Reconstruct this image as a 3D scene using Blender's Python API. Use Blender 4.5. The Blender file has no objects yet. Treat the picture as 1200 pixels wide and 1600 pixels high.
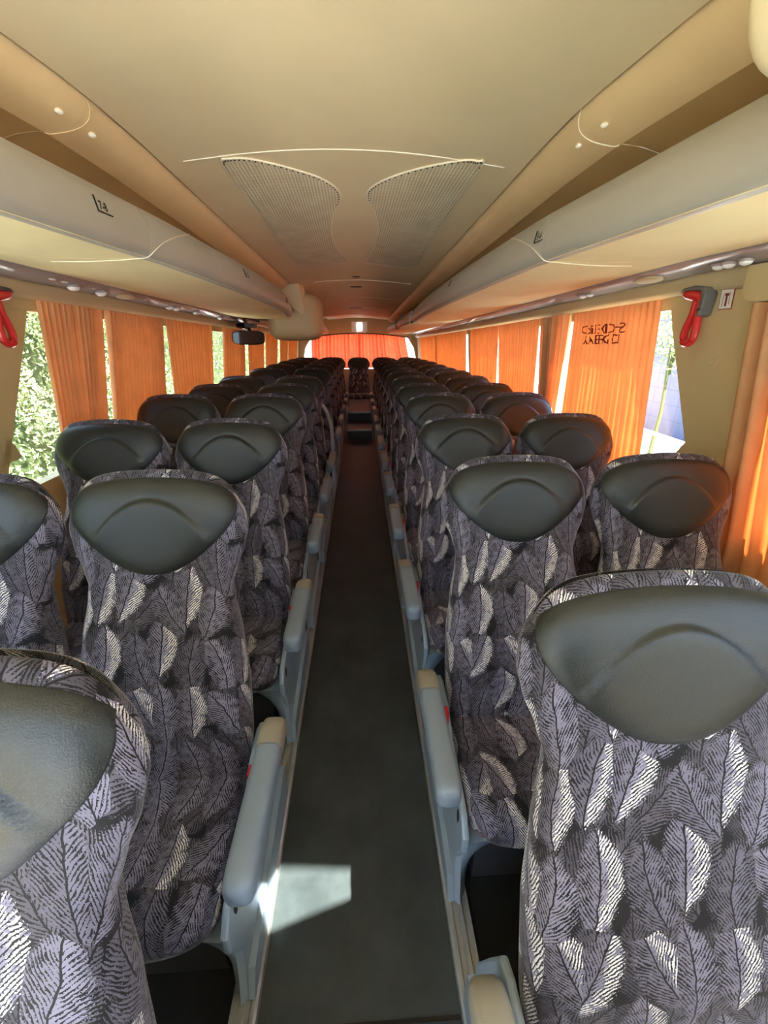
import bpy, bmesh, math, random
from mathutils import Vector, Matrix
random.seed(7)
sc = bpy.context.scene
PI = math.pi

# ------------------------------------------------------------------ camera
cam = bpy.data.cameras.new('camera'); co = bpy.data.objects.new('camera', cam)
sc.collection.objects.link(co); sc.camera = co
P_, A_, R_ = .4015, .0531, -.001
fw = Vector((math.sin(A_)*math.cos(P_), math.cos(A_)*math.cos(P_), -math.sin(P_)))
rt = Vector((math.cos(A_), -math.sin(A_), 0)); up = rt.cross(fw)
m = Matrix((rt, up, -fw)).transposed().to_4x4(); m.translation = Vector((.033, 0, 1.48))
co.matrix_world = m
cam.sensor_fit = 'VERTICAL'; cam.sensor_height = 36; cam.lens = 658.2/1600*36
cam.clip_start = .02; cam.clip_end = 300

# ------------------------------------------------------------------ light
SUN_DIR = Vector((-.40, .90, -1.0)).normalized()
sl = bpy.data.lights.new('sun', 'SUN'); sl.energy = 32.0; sl.angle = math.radians(.53); sl.color = (1, .94, .84)
so = bpy.data.objects.new('sun', sl); sc.collection.objects.link(so)
so.rotation_euler = SUN_DIR.to_track_quat('-Z', 'Y').to_euler(); so.location = (6, -8, 12)
w = bpy.data.worlds.new('sky'); sc.world = w; w.use_nodes = True
wn = w.node_tree.nodes; wl = w.node_tree.links
bg = wn['Background']; bg.inputs[1].default_value = 3.7
tcw = wn.new('ShaderNodeTexCoord'); sp = wn.new('ShaderNodeSeparateXYZ'); rmp = wn.new('ShaderNodeValToRGB')
wl.new(tcw.outputs['Generated'], sp.inputs[0]); wl.new(sp.outputs['Z'], rmp.inputs[0]); wl.new(rmp.outputs[0], bg.inputs[0])
rmp.color_ramp.elements[0].position = 0.0; rmp.color_ramp.elements[0].color = (.72, .86, 1, 1)
rmp.color_ramp.elements[1].position = .7; rmp.color_ramp.elements[1].color = (.42, .62, 1, 1)
sc.view_settings.view_transform = 'Standard'; sc.view_settings.look = 'None'
sc.view_settings.gamma = 1; sc.view_settings.use_curve_mapping = False
sc.view_settings.exposure = .84
sc.cycles.use_denoising = True
sc.cycles.max_bounces = 14; sc.cycles.diffuse_bounces = 9; sc.cycles.transparent_max_bounces = 16
sc.cycles.sample_clamp_indirect = 12

# ------------------------------------------------------------------ node helpers
class V:
    """a float socket in a node tree, with arithmetic"""
    def __init__(s, nt, sock): s.nt = nt; s.s = sock
    def op(s, o, b=None, c=None):
        n = s.nt.nodes.new('ShaderNodeMath'); n.operation = o
        for i, x in enumerate((s, b, c)):
            if x is None: continue
            if isinstance(x, V): s.nt.links.new(x.s, n.inputs[i])
            else: n.inputs[i].default_value = x
        return V(s.nt, n.outputs[0])
    def __add__(s, b): return s.op('ADD', b)
    def __sub__(s, b): return s.op('SUBTRACT', b)
    def __mul__(s, b): return s.op('MULTIPLY', b)
    def __truediv__(s, b): return s.op('DIVIDE', b)
    def lt(s, b): return s.op('LESS_THAN', b)
    def gt(s, b): return s.op('GREATER_THAN', b)
    def sin(s): return s.op('SINE')
    def cos(s): return s.op('COSINE')
    def abs(s): return s.op('ABSOLUTE')
    def mx(s, b): return s.op('MAXIMUM', b)
    def mn(s, b): return s.op('MINIMUM', b)

def mat(name):
    m = bpy.data.materials.new(name); m.use_nodes = True
    return m, m.node_tree, m.node_tree.nodes['Principled BSDF']
def noise(nt, vec, scale, detail=3, rough=.55):
    n = nt.nodes.new('ShaderNodeTexNoise'); n.inputs['Scale'].default_value = scale
    n.inputs['Detail'].default_value = detail; n.inputs['Roughness'].default_value = rough
    if vec is not None: nt.links.new(vec, n.inputs['Vector'])
    return n
def simple(name, col, rough=.6, spec=.5, metal=0, var=.0, vscale=8, bump=0, bscale=200, sheen=0, coat=0):
    m, nt, b = mat(name)
    b.inputs['Base Color'].default_value = (*col, 1); b.inputs['Roughness'].default_value = rough
    b.inputs['Specular IOR Level'].default_value = spec; b.inputs['Metallic'].default_value = metal
    if sheen: b.inputs['Sheen Weight'].default_value = sheen
    if coat: b.inputs['Coat Weight'].default_value = coat
    tc = nt.nodes.new('ShaderNodeTexCoord')
    if var:
        n = noise(nt, tc.outputs['Object'], vscale, 5)
        r = nt.nodes.new('ShaderNodeValToRGB')
        r.color_ramp.elements[0].position = .3; r.color_ramp.elements[1].position = .7
        r.color_ramp.elements[0].color = (*[c*(1-var) for c in col], 1)
        r.color_ramp.elements[1].color = (*[min(1, c*(1+var)) for c in col], 1)
        nt.links.new(n.outputs[0], r.inputs[0]); nt.links.new(r.outputs[0], b.inputs['Base Color'])
    if bump:
        n2 = noise(nt, tc.outputs['Object'], bscale, 2); bp = nt.nodes.new('ShaderNodeBump')
        bp.inputs['Strength'].default_value = bump; bp.inputs['Distance'].default_value = .002
        nt.links.new(n2.outputs[0], bp.inputs['Height']); nt.links.new(bp.outputs[0], b.inputs['Normal'])
    return m

def fabric_mat():
    m, nt, b = mat('feather fabric')
    N, L = nt.nodes, nt.links
    uv = N.new('ShaderNodeUVMap'); uv.uv_map = 'UVMap'
    nz = noise(nt, uv.outputs[0], 22, 2)          # slow wobble of the drawing
    wob = N.new('ShaderNodeSeparateColor'); L.new(nz.outputs['Color'], wob.inputs[0])
    fine = noise(nt, uv.outputs[0], 420, 2)
    fn = V(nt, fine.outputs[0])
    mid_ = noise(nt, uv.outputs[0], 75, 2); med = V(nt, mid_.outputs[0])
    sx = N.new('ShaderNodeSeparateXYZ'); L.new(uv.outputs[0], sx.inputs[0])
    u = V(nt, sx.outputs[0]) + (V(nt, wob.outputs[0])-.5)*.016
    v = V(nt, sx.outputs[1]) + (V(nt, wob.outputs[1])-.5)*.016
    def layer(cw, ch, ox, oy, hw, hl, spread, lean, rnd=.55):
        qx = (u+ox)*(1/cw); qy = (v+oy)*(1/ch)
        cb = N.new('ShaderNodeCombineXYZ'); L.new(qx.s, cb.inputs[0]); L.new(qy.s, cb.inputs[1])
        vo = N.new('ShaderNodeTexVoronoi'); vo.voronoi_dimensions = '2D'; vo.inputs['Scale'].default_value = 1
        vo.inputs['Randomness'].default_value = rnd
        L.new(cb.outputs[0], vo.inputs['Vector'])
        sp = N.new('ShaderNodeSeparateXYZ'); L.new(vo.outputs['Position'], sp.inputs[0])
        sc_ = N.new('ShaderNodeSeparateColor'); L.new(vo.outputs['Color'], sc_.inputs[0])
        r1, r2, r3 = [V(nt, sc_.outputs[i]) for i in range(3)]
        dx = (qx-V(nt, sp.outputs[0]))*cw; dy = (qy-V(nt, sp.outputs[1]))*ch
        a = (r1-.5)*spread + lean
        lx = dx*a.cos()+dy*a.sin(); ly = dy*a.cos()-dx*a.sin()
        lx = lx + (ly*ly)*(r3-.5)*5.0                # curved midrib
        ax = lx.abs()
        ph = (ly - ax*1.25)*(2*PI/.0078) + fn*5.0 + med*7.0
        barb = ph.sin()
        tt = ly*(1/hl)
        e = ax*(1/hw) + tt*tt*1.0 + barb*.16 + (fn-.5)*.9 + (med-.5)*.5
        inside = e.lt(1.0)
        line = (barb*.8 + (fn-.5)*2.6 + (med-.5)*3.4 + ax*(1/hw)*.95).gt(.66)   # dark barb strokes, stronger near the rim
        rib = ax.lt(.0014)
        dark = line.mx(rib).mn(1)
        side = (lx*1.0).gt(.002)
        white = side * r2.gt(.42) * (barb*.9+(fn-.5)*1.8).lt(.05) * e.gt(.30+0) * (med-.5).gt(-.09)
        return inside, dark, white, r3*.6 + side*.55*(r2*.7+.3)
    i1, d1, w1, r1 = layer(.068, .130, .0, .0, .034, .078, 1.1, .05)
    i2, d2, w2, r2 = layer(.060, .115, .031, .055, .034, .074, 1.5, -.1)
    def mixc(f, c0, c1):
        n = N.new('ShaderNodeMix'); n.data_type = 'RGBA'
        if isinstance(f, V): L.new(f.s, n.inputs[0])
        for k, c in ((6, c0), (7, c1)):
            if isinstance(c, tuple): n.inputs[k].default_value = (*c, 1)
            else: L.new(c, n.inputs[k])
        return n.outputs[2]
    BLK = (.005, .0045, .006); WHT = (.70, .68, .70)
    def leafcol(d, wt, r, lo, hi):
        g = mixc(r, lo, hi); g = mixc(d, g, BLK); return mixc(wt, g, WHT)
    c2 = mixc(i2, BLK, leafcol(d2, w2*0.0, r2, (.050, .044, .058), (.105, .094, .122)))
    c1 = mixc(i1, c2, leafcol(d1, w1, r1, (.100, .091, .124), (.245, .228, .315)))
    L.new(c1, b.inputs['Base Color'])
    b.inputs['Roughness'].default_value = .72; b.inputs['Specular IOR Level'].default_value = .28
    b.inputs['Sheen Weight'].default_value = .25; b.inputs['Sheen Roughness'].default_value = .4
    bp = N.new('ShaderNodeBump'); bp.inputs['Strength'].default_value = .25; bp.inputs['Distance'].default_value = .001
    L.new(fine.outputs[0], bp.inputs['Height']); L.new(bp.outputs[0], b.inputs['Normal'])
    return m

def curtain_mat(name, dif, tr, mixf=.5):
    m, nt, b = mat(name); N, L = nt.nodes, nt.links
    tc = N.new('ShaderNodeTexCoord'); n = noise(nt, tc.outputs['Object'], 9, 4)
    mp = N.new('ShaderNodeMapping'); mp.inputs['Scale'].default_value = (1, 300, 300); L.new(tc.outputs['Object'], mp.inputs[0])
    wv = noise(nt, mp.outputs[0], 2, 1)
    def ramp(c):
        r = N.new('ShaderNodeValToRGB'); r.color_ramp.elements[0].position = .25; r.color_ramp.elements[1].position = .75
        r.color_ramp.elements[0].color = (*[x*.86 for x in c], 1); r.color_ramp.elements[1].color = (*[min(1, x*1.1) for x in c], 1)
        L.new(n.outputs[0], r.inputs[0]); return r.outputs[0]
    d = N.new('ShaderNodeBsdfDiffuse'); t = N.new('ShaderNodeBsdfTranslucent'); mx = N.new('ShaderNodeMixShader')
    L.new(ramp(dif), d.inputs[0]); L.new(ramp(tr), t.inputs[0]); mx.inputs[0].default_value = mixf
    bp = N.new('ShaderNodeBump'); bp.inputs['Strength'].default_value = .15; bp.inputs['Distance'].default_value = .001
    L.new(wv.outputs[0], bp.inputs['Height']); L.new(bp.outputs[0], d.inputs['Normal'])
    L.new(d.outputs[0], mx.inputs[1]); L.new(t.outputs[0], mx.inputs[2])
    N.remove(b); L.new(mx.outputs[0], N['Material Output'].inputs[0])
    return m

def glass_mat():
    m, nt, b = mat('window glass'); N, L = nt.nodes, nt.links
    t = N.new('ShaderNodeBsdfTransparent'); t.inputs[0].default_value = (.93, .96, .97, 1)
    g = N.new('ShaderNodeBsdfGlossy'); g.inputs['Roughness'].default_value = .02
    mx = N.new('ShaderNodeMixShader'); mx.inputs[0].default_value = .06
    L.new(t.outputs[0], mx.inputs[1]); L.new(g.outputs[0], mx.inputs[2])
    N.remove(b); L.new(mx.outputs[0], N['Material Output'].inputs[0]); return m

def emis(name, col, s):
    m, nt, b = mat(name); b.inputs['Base Color'].default_value = (*col, 1)
    b.inputs['Emission Color'].default_value = (*col, 1); b.inputs['Emission Strength'].default_value = s; return m

def floor_mat():
    m, nt, b = mat('aisle vinyl'); N, L = nt.nodes, nt.links
    tc = N.new('ShaderNodeTexCoord'); n = noise(nt, tc.outputs['Object'], 5, 6, .65)
    r = N.new('ShaderNodeValToRGB'); r.color_ramp.elements[0].position = .3; r.color_ramp.elements[1].position = .75
    r.color_ramp.elements[0].color = (.021, .028, .030, 1); r.color_ramp.elements[1].color = (.062, .077, .078, 1)
    L.new(n.outputs[0], r.inputs[0])
    mp = N.new('ShaderNodeMapping'); mp.inputs['Scale'].default_value = (60, 5, 1); mp.inputs['Rotation'].default_value = (0, 0, .25); L.new(tc.outputs['Object'], mp.inputs[0])
    s = noise(nt, mp.outputs[0], 1, 3); sr = N.new('ShaderNodeValToRGB'); sr.color_ramp.elements[0].position = .70; sr.color_ramp.elements[1].position = .80
    sr.color_ramp.elements[0].color = (0, 0, 0, 1); sr.color_ramp.elements[1].color = (.04, .04, .04, 1); L.new(s.outputs[0], sr.inputs[0])
    ad = N.new('ShaderNodeMix'); ad.data_type = 'RGBA'; ad.blend_type = 'ADD'; ad.inputs[0].default_value = 1
    L.new(r.outputs[0], ad.inputs[6]); L.new(sr.outputs[0], ad.inputs[7]); L.new(ad.outputs[2], b.inputs['Base Color'])
    rr = N.new('ShaderNodeMapRange'); rr.inputs[3].default_value = .38; rr.inputs[4].default_value = .6
    L.new(n.outputs[0], rr.inputs[0]); L.new(rr.outputs[0], b.inputs['Roughness']); return m

def grille_mat():
    m, nt, b = mat('speaker cloth'); N, L = nt.nodes, nt.links
    tc = N.new('ShaderNodeTexCoord'); sx = N.new('ShaderNodeSeparateXYZ'); L.new(tc.outputs['Object'], sx.inputs[0])
    n = noise(nt, tc.outputs['Object'], 9, 4); x = V(nt, sx.outputs[0]); y = V(nt, sx.outputs[1])
    s = ((x + y*.02)*(2*PI/.0115)).sin(); s2 = (y*(2*PI/.03)).sin()
    f = (s*.5+.5)*.75 + s2*.08 + (V(nt, n.outputs[0])-.5)*.9
    r = N.new('ShaderNodeValToRGB'); r.color_ramp.elements[0].color = (.60, .51, .32, 1); r.color_ramp.elements[1].color = (.93, .84, .60, 1)
    L.new(f.s, r.inputs[0]); L.new(r.outputs[0], b.inputs['Base Color']); b.inputs['Roughness'].default_value = .7
    bp = N.new('ShaderNodeBump'); bp.inputs['Strength'].default_value = .25; bp.inputs['Distance'].default_value = .002
    L.new(s.s, bp.inputs['Height']); L.new(bp.outputs[0], b.inputs['Normal']); return m

def facade_mat():
    m, nt, b = mat('clad wall'); N, L = nt.nodes, nt.links
    tc = N.new('ShaderNodeTexCoord'); sx = N.new('ShaderNodeSeparateXYZ'); L.new(tc.outputs['Object'], sx.inputs[0])
    y = V(nt, sx.outputs[1]); z = V(nt, sx.outputs[2])
    a = ((y*(1/.55)).op('FRACT')).lt(.05); c = ((z*(1/.42)).op('FRACT')).lt(.05)
    mx = N.new('ShaderNodeMix'); mx.data_type = 'RGBA'; L.new(a.mx(c).s, mx.inputs[0])
    mx.inputs[6].default_value = (.13, .125, .20, 1); mx.inputs[7].default_value = (.08, .08, .13, 1)
    L.new(mx.outputs[2], b.inputs['Base Color']); return m

def leaf_mat():
    m, nt, b = mat('hedge leaves'); N, L = nt.nodes, nt.links
    gi = N.new('ShaderNodeTexCoord'); n = noise(nt, gi.outputs['Object'], 14, 3)
    r = N.new('ShaderNodeValToRGB'); r.color_ramp.elements[0].position = .3; r.color_ramp.elements[1].position = .7
    r.color_ramp.elements[0].color = (.08, .13, .04, 1); r.color_ramp.elements[1].color = (.45, .49, .23, 1)
    L.new(n.outputs[0], r.inputs[0]); L.new(r.outputs[0], b.inputs['Base Color']); b.inputs['Roughness'].default_value = .5; return m

M = dict(
    fabric=fabric_mat(),
    leather=simple('dark leather', (.014, .0165, .0155), .38, .5, bump=.35, bscale=420),
    plastic=simple('blue grey plastic', (.29, .37, .46), .38, .5, var=.06, vscale=5),
    arm=simple('slate armrest plastic', (.215, .265, .33), .4, .5, var=.05, vscale=5),
    capm=simple('tan armrest cap', (.30, .275, .23), .5, .4, var=.06),
    metal=simple('dark steel', (.05, .05, .055), .5, .5),
    alu=simple('aluminium trim', (.46, .46, .45), .34, .5, .55, var=.08, vscale=20),
    chrome=simple('polished rail', (.74, .80, .92), .2, .6, .25),
    ceil=simple('beige ceiling vinyl', (.80, .665, .41), .62, .35, var=.04, vscale=3, bump=.08, bscale=500),
    duct=simple('beige duct panel', (.72, .53, .28), .5, .4, var=.05, vscale=4),
    rackback=simple('rack back lining', (.60, .43, .20), .7, .3, var=.06, vscale=5),
    shelf=simple('yellow shelf lining', (.90, .77, .43), .75, .25, var=.05, vscale=4),
    rail=simple('grey rack rail', (.45, .42, .345), .42, .45, var=.04, vscale=3),
    service=simple('grey service panel', (.33, .28, .27), .2, .6, var=.05),
    wall=simple('olive wall panel', (.60, .475, .25), .6, .4, var=.05, vscale=3, bump=.08, bscale=400),
    strip=simple('beige strip', (.56, .46, .27), .5, .4, var=.03),
    housing=simple('beige housing', (.58, .48, .28), .5, .4, var=.03),
    pale=simple('pale housing', (.78, .66, .40), .5, .4, var=.03),
    seam=simple('pale seam bead', (.90, .82, .64), .4, .5),
    dark=simple('dark gap rubber', (.03, .024, .016), .8, .2),
    black=simple('black plastic', (.012, .012, .013), .25, .5),
    red=simple('red plastic', (.62, .022, .022), .3, .5, coat=.2),
    holder=simple('grey hammer holder', (.13, .125, .11), .5, .4),
    white=simple('white plastic', (.82, .80, .76), .35, .5),
    sticker=simple('white sticker', (.85, .83, .78), .4, .5),
    ink=simple('black ink', (.02, .018, .014), .7, .2),
    maroon=simple('maroon print', (.25, .03, .04), .6, .3),
    lens=simple('clear lamp lens', (.88, .86, .82), .12, .8),
    floor=floor_mat(),
    platform=simple('platform carpet', (.018, .019, .021), .85, .2, var=.15, vscale=30),
    step=simple('step vinyl', (.07, .08, .085), .5, .4, var=.1),
    curtain=curtain_mat('orange curtain', (.64, .385, .185), (.95, .20, .042), .27),
    rearcurtain=curtain_mat('red orange curtain', (.74, .24, .10), (.97, .14, .055), .55),
    glass=glass_mat(), grille=grille_mat(), facade=facade_mat(), leaf=leaf_mat(),
    core=simple('hedge wood', (.05, .07, .025), .9, .2),
    landing=simple('pale grey landing', (.55, .56, .58), .6, .3, var=.06, vscale=6),
    ground=simple('pale ground', (.60, .58, .54), .9, .2, var=.15, vscale=2),
    lamp=emis('lit lamp', (1, .97, .9), 5.0),
    letter=simple('curtain print', (.22, .03, .02), .8, .2),
    mirror=simple('mirror glass', (.02, .02, .022), .08, .5),
)

# ------------------------------------------------------------------ mesh helpers
def mk(name, verts, faces, material, parent=None, smooth=True, uvs=None):
    me = bpy.data.meshes.new(name); me.from_pydata(verts, [], faces); me.update()
    if uvs is not None:
        l = me.uv_layers.new(name='UVMap')
        for lp in me.loops: l.data[lp.index].uv = uvs[lp.vertex_index]
    o = bpy.data.objects.new(name, me); sc.collection.objects.link(o)
    me.materials.append(M[material])
    if smooth: me.polygons.foreach_set('use_smooth', [True]*len(me.polygons))
    if parent: o.parent = parent
    return o
def fix(o, sharp=35):
    bm = bmesh.new(); bm.from_mesh(o.data); bmesh.ops.remove_doubles(bm, verts=bm.verts, dist=1e-5)
    bmesh.ops.recalc_face_normals(bm, faces=bm.faces)
    for e in bm.edges:
        if len(e.link_faces) == 2 and e.calc_face_angle(0) > math.radians(sharp): e.smooth = False
    bm.to_mesh(o.data); bm.free(); return o
def tag(o, label, cat, group=None):
    o['label'] = label; o['category'] = cat
    if group: o['group'] = group
    return o
def empty(name, loc=(0, 0, 0)):
    o = bpy.data.objects.new(name, None); sc.collection.objects.link(o); o.location = loc; o.empty_display_size = .05; return o
def struct(o): o['kind'] = 'structure'; return o

class MB:
    def __init__(s): s.v = []; s.f = []
    def grid(s, rows, close_u=False, close_v=False):
        b = len(s.v); n = len(rows[0])
        for r in rows: s.v += [tuple(p) for p in r]
        R = len(rows)
        for i in range(R if close_v else R-1):
            for j in range(n if close_u else n-1):
                a, c = b+i*n, b+((i+1) % R)*n
                s.f.append((a+j, a+(j+1) % n, c+(j+1) % n, c+j))
        return b
    def cap(s, idx): s.f.append(tuple(idx))
    def loft(s, rings, caps=True):
        b = s.grid(rings, close_u=True); n = len(rings[0])
        if caps: s.cap(range(b+n-1, b-1, -1)); s.cap(range(b+(len(rings)-1)*n, b+len(rings)*n))
    def box(s, c, h):
        x, y, z = c; a, b_, d = h
        s.prism([(x-a, y-b_, z-d), (x+a, y-b_, z-d), (x+a, y+b_, z-d), (x-a, y+b_, z-d)], (0, 0, 2*d))
    def prism(s, pts, d):
        b = len(s.v); n = len(pts)
        s.v += [tuple(p) for p in pts] + [tuple(Vector(p)+Vector(d)) for p in pts]
        s.f.append(tuple(range(b+n-1, b-1, -1))); s.f.append(tuple(range(b+n, b+2*n)))
        for i in range(n): s.f.append((b+i, b+(i+1) % n, b+n+(i+1) % n, b+n+i))
    def tube(s, path, r, n=10):
        path = [Vector(p) for p in path]; rings = []
        for i, p in enumerate(path):
            t = (path[min(i+1, len(path)-1)]-path[max(i-1, 0)]).normalized()
            a = t.cross(Vector((0, 0, 1)) if abs(t.z) < .9 else Vector((1, 0, 0))).normalized(); b_ = t.cross(a)
            rr = r[i] if isinstance(r, (list, tuple)) else r
            rings.append([p+a*rr*math.cos(2*PI*k/n)+b_*rr*math.sin(2*PI*k/n) for k in range(n)])
        s.loft(rings)
    def ball(s, c, h, n=14, k=8, e=1.0):
        f = lambda t: math.copysign(abs(t)**e, t)
        rings = []
        for i in range(1, k):
            ph = -PI/2+PI*i/k
            rings.append([(c[0]+h[0]*f(math.cos(ph))*f(math.cos(2*PI*j/n)), c[1]+h[1]*f(math.cos(ph))*f(math.sin(2*PI*j/n)), c[2]+h[2]*f(math.sin(ph))) for j in range(n)])
        b = s.grid(rings, close_u=True); lo = len(s.v); s.v += [(c[0], c[1], c[2]-h[2]), (c[0], c[1], c[2]+h[2])]
        L = b+(len(rings)-1)*n
        for j in range(n): s.f.append((lo, b+(j+1) % n, b+j)); s.f.append((lo+1, L+j, L+(j+1) % n))
    def build(s, name, material, parent=None, smooth=True, sharp=35):
        return fix(mk(name, s.v, s.f, material, parent, smooth), sharp)

def drop(y): return -.028*max(0, y-1.5)
def interp(t, pts):
    if t <= pts[0][0]: return pts[0][1]
    for (a, va), (b, vb) in zip(pts, pts[1:]):
        if t <= b:
            s = (t-a)/(b-a); s2 = s*s*(3-2*s); return va+(vb-va)*(.5*s+.5*s2)
    return pts[-1][1]
def catmull(pts, per=6, closed=False):
    out = []; n = len(pts); rng = n if closed else n-1
    for i in range(rng):
        g = (lambda k: pts[k % n]) if closed else (lambda k: pts[max(0, min(n-1, k))])
        p0, p1, p2, p3 = [Vector(g(i+k-1)) for k in range(4)]
        for j in range(per):
            t = j/per
            out.append(.5*((2*p1)+(p2-p0)*t+(2*p0-5*p1+4*p2-p3)*t*t+(3*p1-p0-3*p2+p3)*t**3))
    if not closed: out.append(Vector(pts[-1]))
    return out
def wallx(z): return 1.27-.07*max(0, min(1, (z-.85)/.77))

# ------------------------------------------------------------------ setting: floor, walls, windows
YF, YB = -1.0, 9.55
YL = -1.3
mb = MB(); mb.box((0, (YL+YB)/2, -.02), (.245, (YB-YL)/2, .02)); struct(mb.build('floor', 'floor', smooth=False))
mb = MB(); mb.box((0, -.88, .012), (1.25, .40, .012)); struct(mb.build('floor', 'landing', smooth=False))
for s, nm in ((-1, 'left'), (1, 'right')):
    mb = MB(); mb.box((s*.765, (YL+YB)/2, -.02), (.515, (YB-YL)/2, .02)); struct(mb.build('floor', 'platform', smooth=False))
    mb = MB()   # ribbed aluminium edge of the aisle
    prof = [(.238, 0), (.238, .030), (.244, .034), (.252, .034), (.256, .026), (.266, .026), (.270, .034), (.280, .034), (.284, .026), (.296, .026), (.300, .030), (.300, 0)]
    mb.loft([[(s*x, y, z) for x, z in prof] for y in (-.47, YB)]); struct(mb.build('trim_1' if s < 0 else 'trim_2', 'alu', sharp=20))
mb = MB(); mb.box((0, .437, .0015), (.236, .004, .0015)); struct(mb.build('trim_3', 'dark', smooth=False))

# side walls: solid panels cut around the window openings
def wpanel(mb, s, poly):
    pts = [(s*wallx(z), y, z) for y, z in poly]
    mb.prism(pts, (s*.05, 0, 0))
def zt(y): return 1.60+drop(y)       # top of the wall
def zh(y): return 1.565+drop(y)      # top of the glass
SILL = .92
pill = {1: [(2.63, 2.79), (4.83, 4.93), (6.80, 6.90), (8.66, 9.55)], -1: [(2.875, 2.935), (4.88, 4.97), (6.86, 6.95), (8.95, 9.55)]}
for s, nm in ((-1, 'left'), (1, 'right')):
    mb = MB()
    wpanel(mb, s, [(YL, 0), (YB, 0), (YB, .85), (YL, .85)])
    wpanel(mb, s, [(YL, .85), (YB, .85), (YB, SILL), (YL, SILL)])
    ys = [YF, 1.5, YB]
    wpanel(mb, s, [(y, zh(y)) for y in ys]+[(y, zt(y)+.08) for y in reversed(ys)])
    if s > 0:
        wpanel(mb, s, [(1.13, SILL), (1.64, SILL), (1.64, .98), (1.56, 1.025), (1.50, 1.10), (1.675, 1.50), (1.70, zh(1.7)+.012), (1.13, zh(1.2)+.012)])
        wpanel(mb, s, [(.30, SILL), (.88, SILL), (.88, zh(1)), (.30, zh(1))])
    else:
        wpanel(mb, s, [(.95, SILL), (1.50, SILL), (1.54, 1.01), (1.76, 1.45), (1.815, zh(1.8)+.012), (.95, zh(1.0)+.012)])
        wpanel(mb, s, [(1.53, 1.04), (1.62, 1.05), (1.60, 1.10), (1.57, 1.13)])
    for a, b in pill[s]: wpanel(mb, s, [(a, SILL), (b, SILL), (b, zh(b)+.012), (a, zh(a)+.012)])
    wpanel(mb, s, [(YF, SILL), (YF+.12, SILL), (YF+.12, zh(0)), (YF, zh(0))])
    struct(mb.build('wall_'+nm, 'wall', smooth=False))
# glass
wi = 0
ops = {1: [(-.9, .30), (.86, 1.15), (1.42, 2.66), (2.76, 4.86), (4.90, 6.82), (6.88, 8.68)], -1: [(-.9, .96), (1.42, 2.90), (2.91, 4.91), (4.94, 6.89), (6.92, 8.97)]}
for s in (-1, 1):
    for a, b in ops[s]:
        wi += 1; mb = MB(); z0 = SILL-.01
        q = [(s*(wallx(z)+.03), y, z) for y, z in ((a, z0), (b, z0), (b, zh(b)+.01), (a, zh(a)+.01))]
        mb.prism(q, (s*.006, 0, 0)); o = mb.build('window_%d' % wi, 'glass', smooth=False); struct(o)
# front and rear walls
mb = MB(); mb.box((0, YL-.03, .15), (1.32, .03, .15)); struct(mb.build('wall_front', 'wall', smooth=False))
wi += 1; mb = MB(); mb.prism([(-1.25, YL-.02, .3), (1.25, YL-.02, .3), (1.2, YF-.02, 2.0), (-1.2, YF-.02, 2.0)], (0, -.006, 0)); struct(mb.build('window_%d' % wi, 'glass', smooth=False))
mb = MB()   # unseen light blocker added behind the camera, outline cut to shape the sun patch
mb.prism([(x, -.44, z) for x, z in ((-.06, 0), (-.06, 1.38), (-.02, 1.42), (.17, 1.42), (.20, 1.38), (.215, 1.142), (.55, 1.236), (.74, 1.24), (.78, 1.20), (.78, 0))], (0, .03, 0))
struct(mb.build('wall_front', 'strip', smooth=False))
mb = MB()
RW = [(-1.20, .78), (1.27, .78), (1.16, 1.20), (1.03, 1.395), (.5, 1.435), (0, 1.447), (-.5, 1.435), (-.97, 1.395), (-1.10, 1.20)]
top = [(-1.32, .0), (1.32, .0), (1.32, 2.05), (-1.32, 2.05)]
bm = bmesh.new()
# rear wall as a ring of quads between the outer rectangle and the window outline
outer = [(-1.32, 0), (1.32, 0), (1.32, 1.2), (1.32, 2.05), (.6, 2.05), (0, 2.05), (-.6, 2.05), (-1.32, 2.05), (-1.32, 1.2)]
n = len(RW); mb = MB()
for i in range(n):
    a, b, c, d = RW[i], RW[(i+1) % n], outer[(i+1) % n], outer[i]
    mb.prism([(a[0], 9.46, a[1]), (d[0], 9.46, d[1]), (c[0], 9.46, c[1]), (b[0], 9.46, b[1])], (0, .09, 0))
struct(mb.build('wall_back', 'wall', smooth=False))
wi += 1; mb = MB(); mb.prism([(x, 9.5, z) for x, z in RW], (0, .006, 0)); struct(mb.build('window_%d' % wi, 'glass', smooth=False))

# ceiling
def xe(y): return .553+.11*max(0, 1.25-y)**1.2 + .006*max(0, y-1.25)   # edge of the centre panel
YC = [YF, -.5, 0, .4, .7, .95, 1.15, 1.28, 1.5, 2.2, 3, 4, 5, 6, 7, 8, 9, YB]
def zcen(x):
    a = abs(x); return 1.99-.015*(a/.35)**2 if a < .35 else 1.975-.02*(a-.35)/.24
mb = MB(); rows = []
for y in YC:
    e = xe(y); rows.append([(e*t, y, zcen(e*t)+drop(y)) for t in [i/12-1 for i in range(25)]])
mb.grid(rows); mb.grid([[(x, y, z+.012) for x, y, z in r] for r in rows]); struct(mb.build('ceiling', 'ceil'))
mb = MB()  # outer shell above racks
sh = [(-1.26, 1.60), (-1.20, 1.69), (-1.1, 1.80), (-.95, 1.885), (-.78, 1.95), (-.6, 1.985), (0, 2.02), (.6, 1.985), (.78, 1.95), (.95, 1.885), (1.1, 1.80), (1.20, 1.69), (1.26, 1.60)]
mb.grid([[(x, y, z+drop(y)) for x, z in sh] for y in (YF, 1.5, YB)]); mb.grid([[(x*1.04, y, z+.03+drop(y)) for x, z in sh] for y in (YF, 1.5, YB)])
struct(mb.build('ceiling', 'rackback'))
def ceilpt(x, y, dz=0): return (x, y, zcen(x)+drop(y)+dz)
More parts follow.
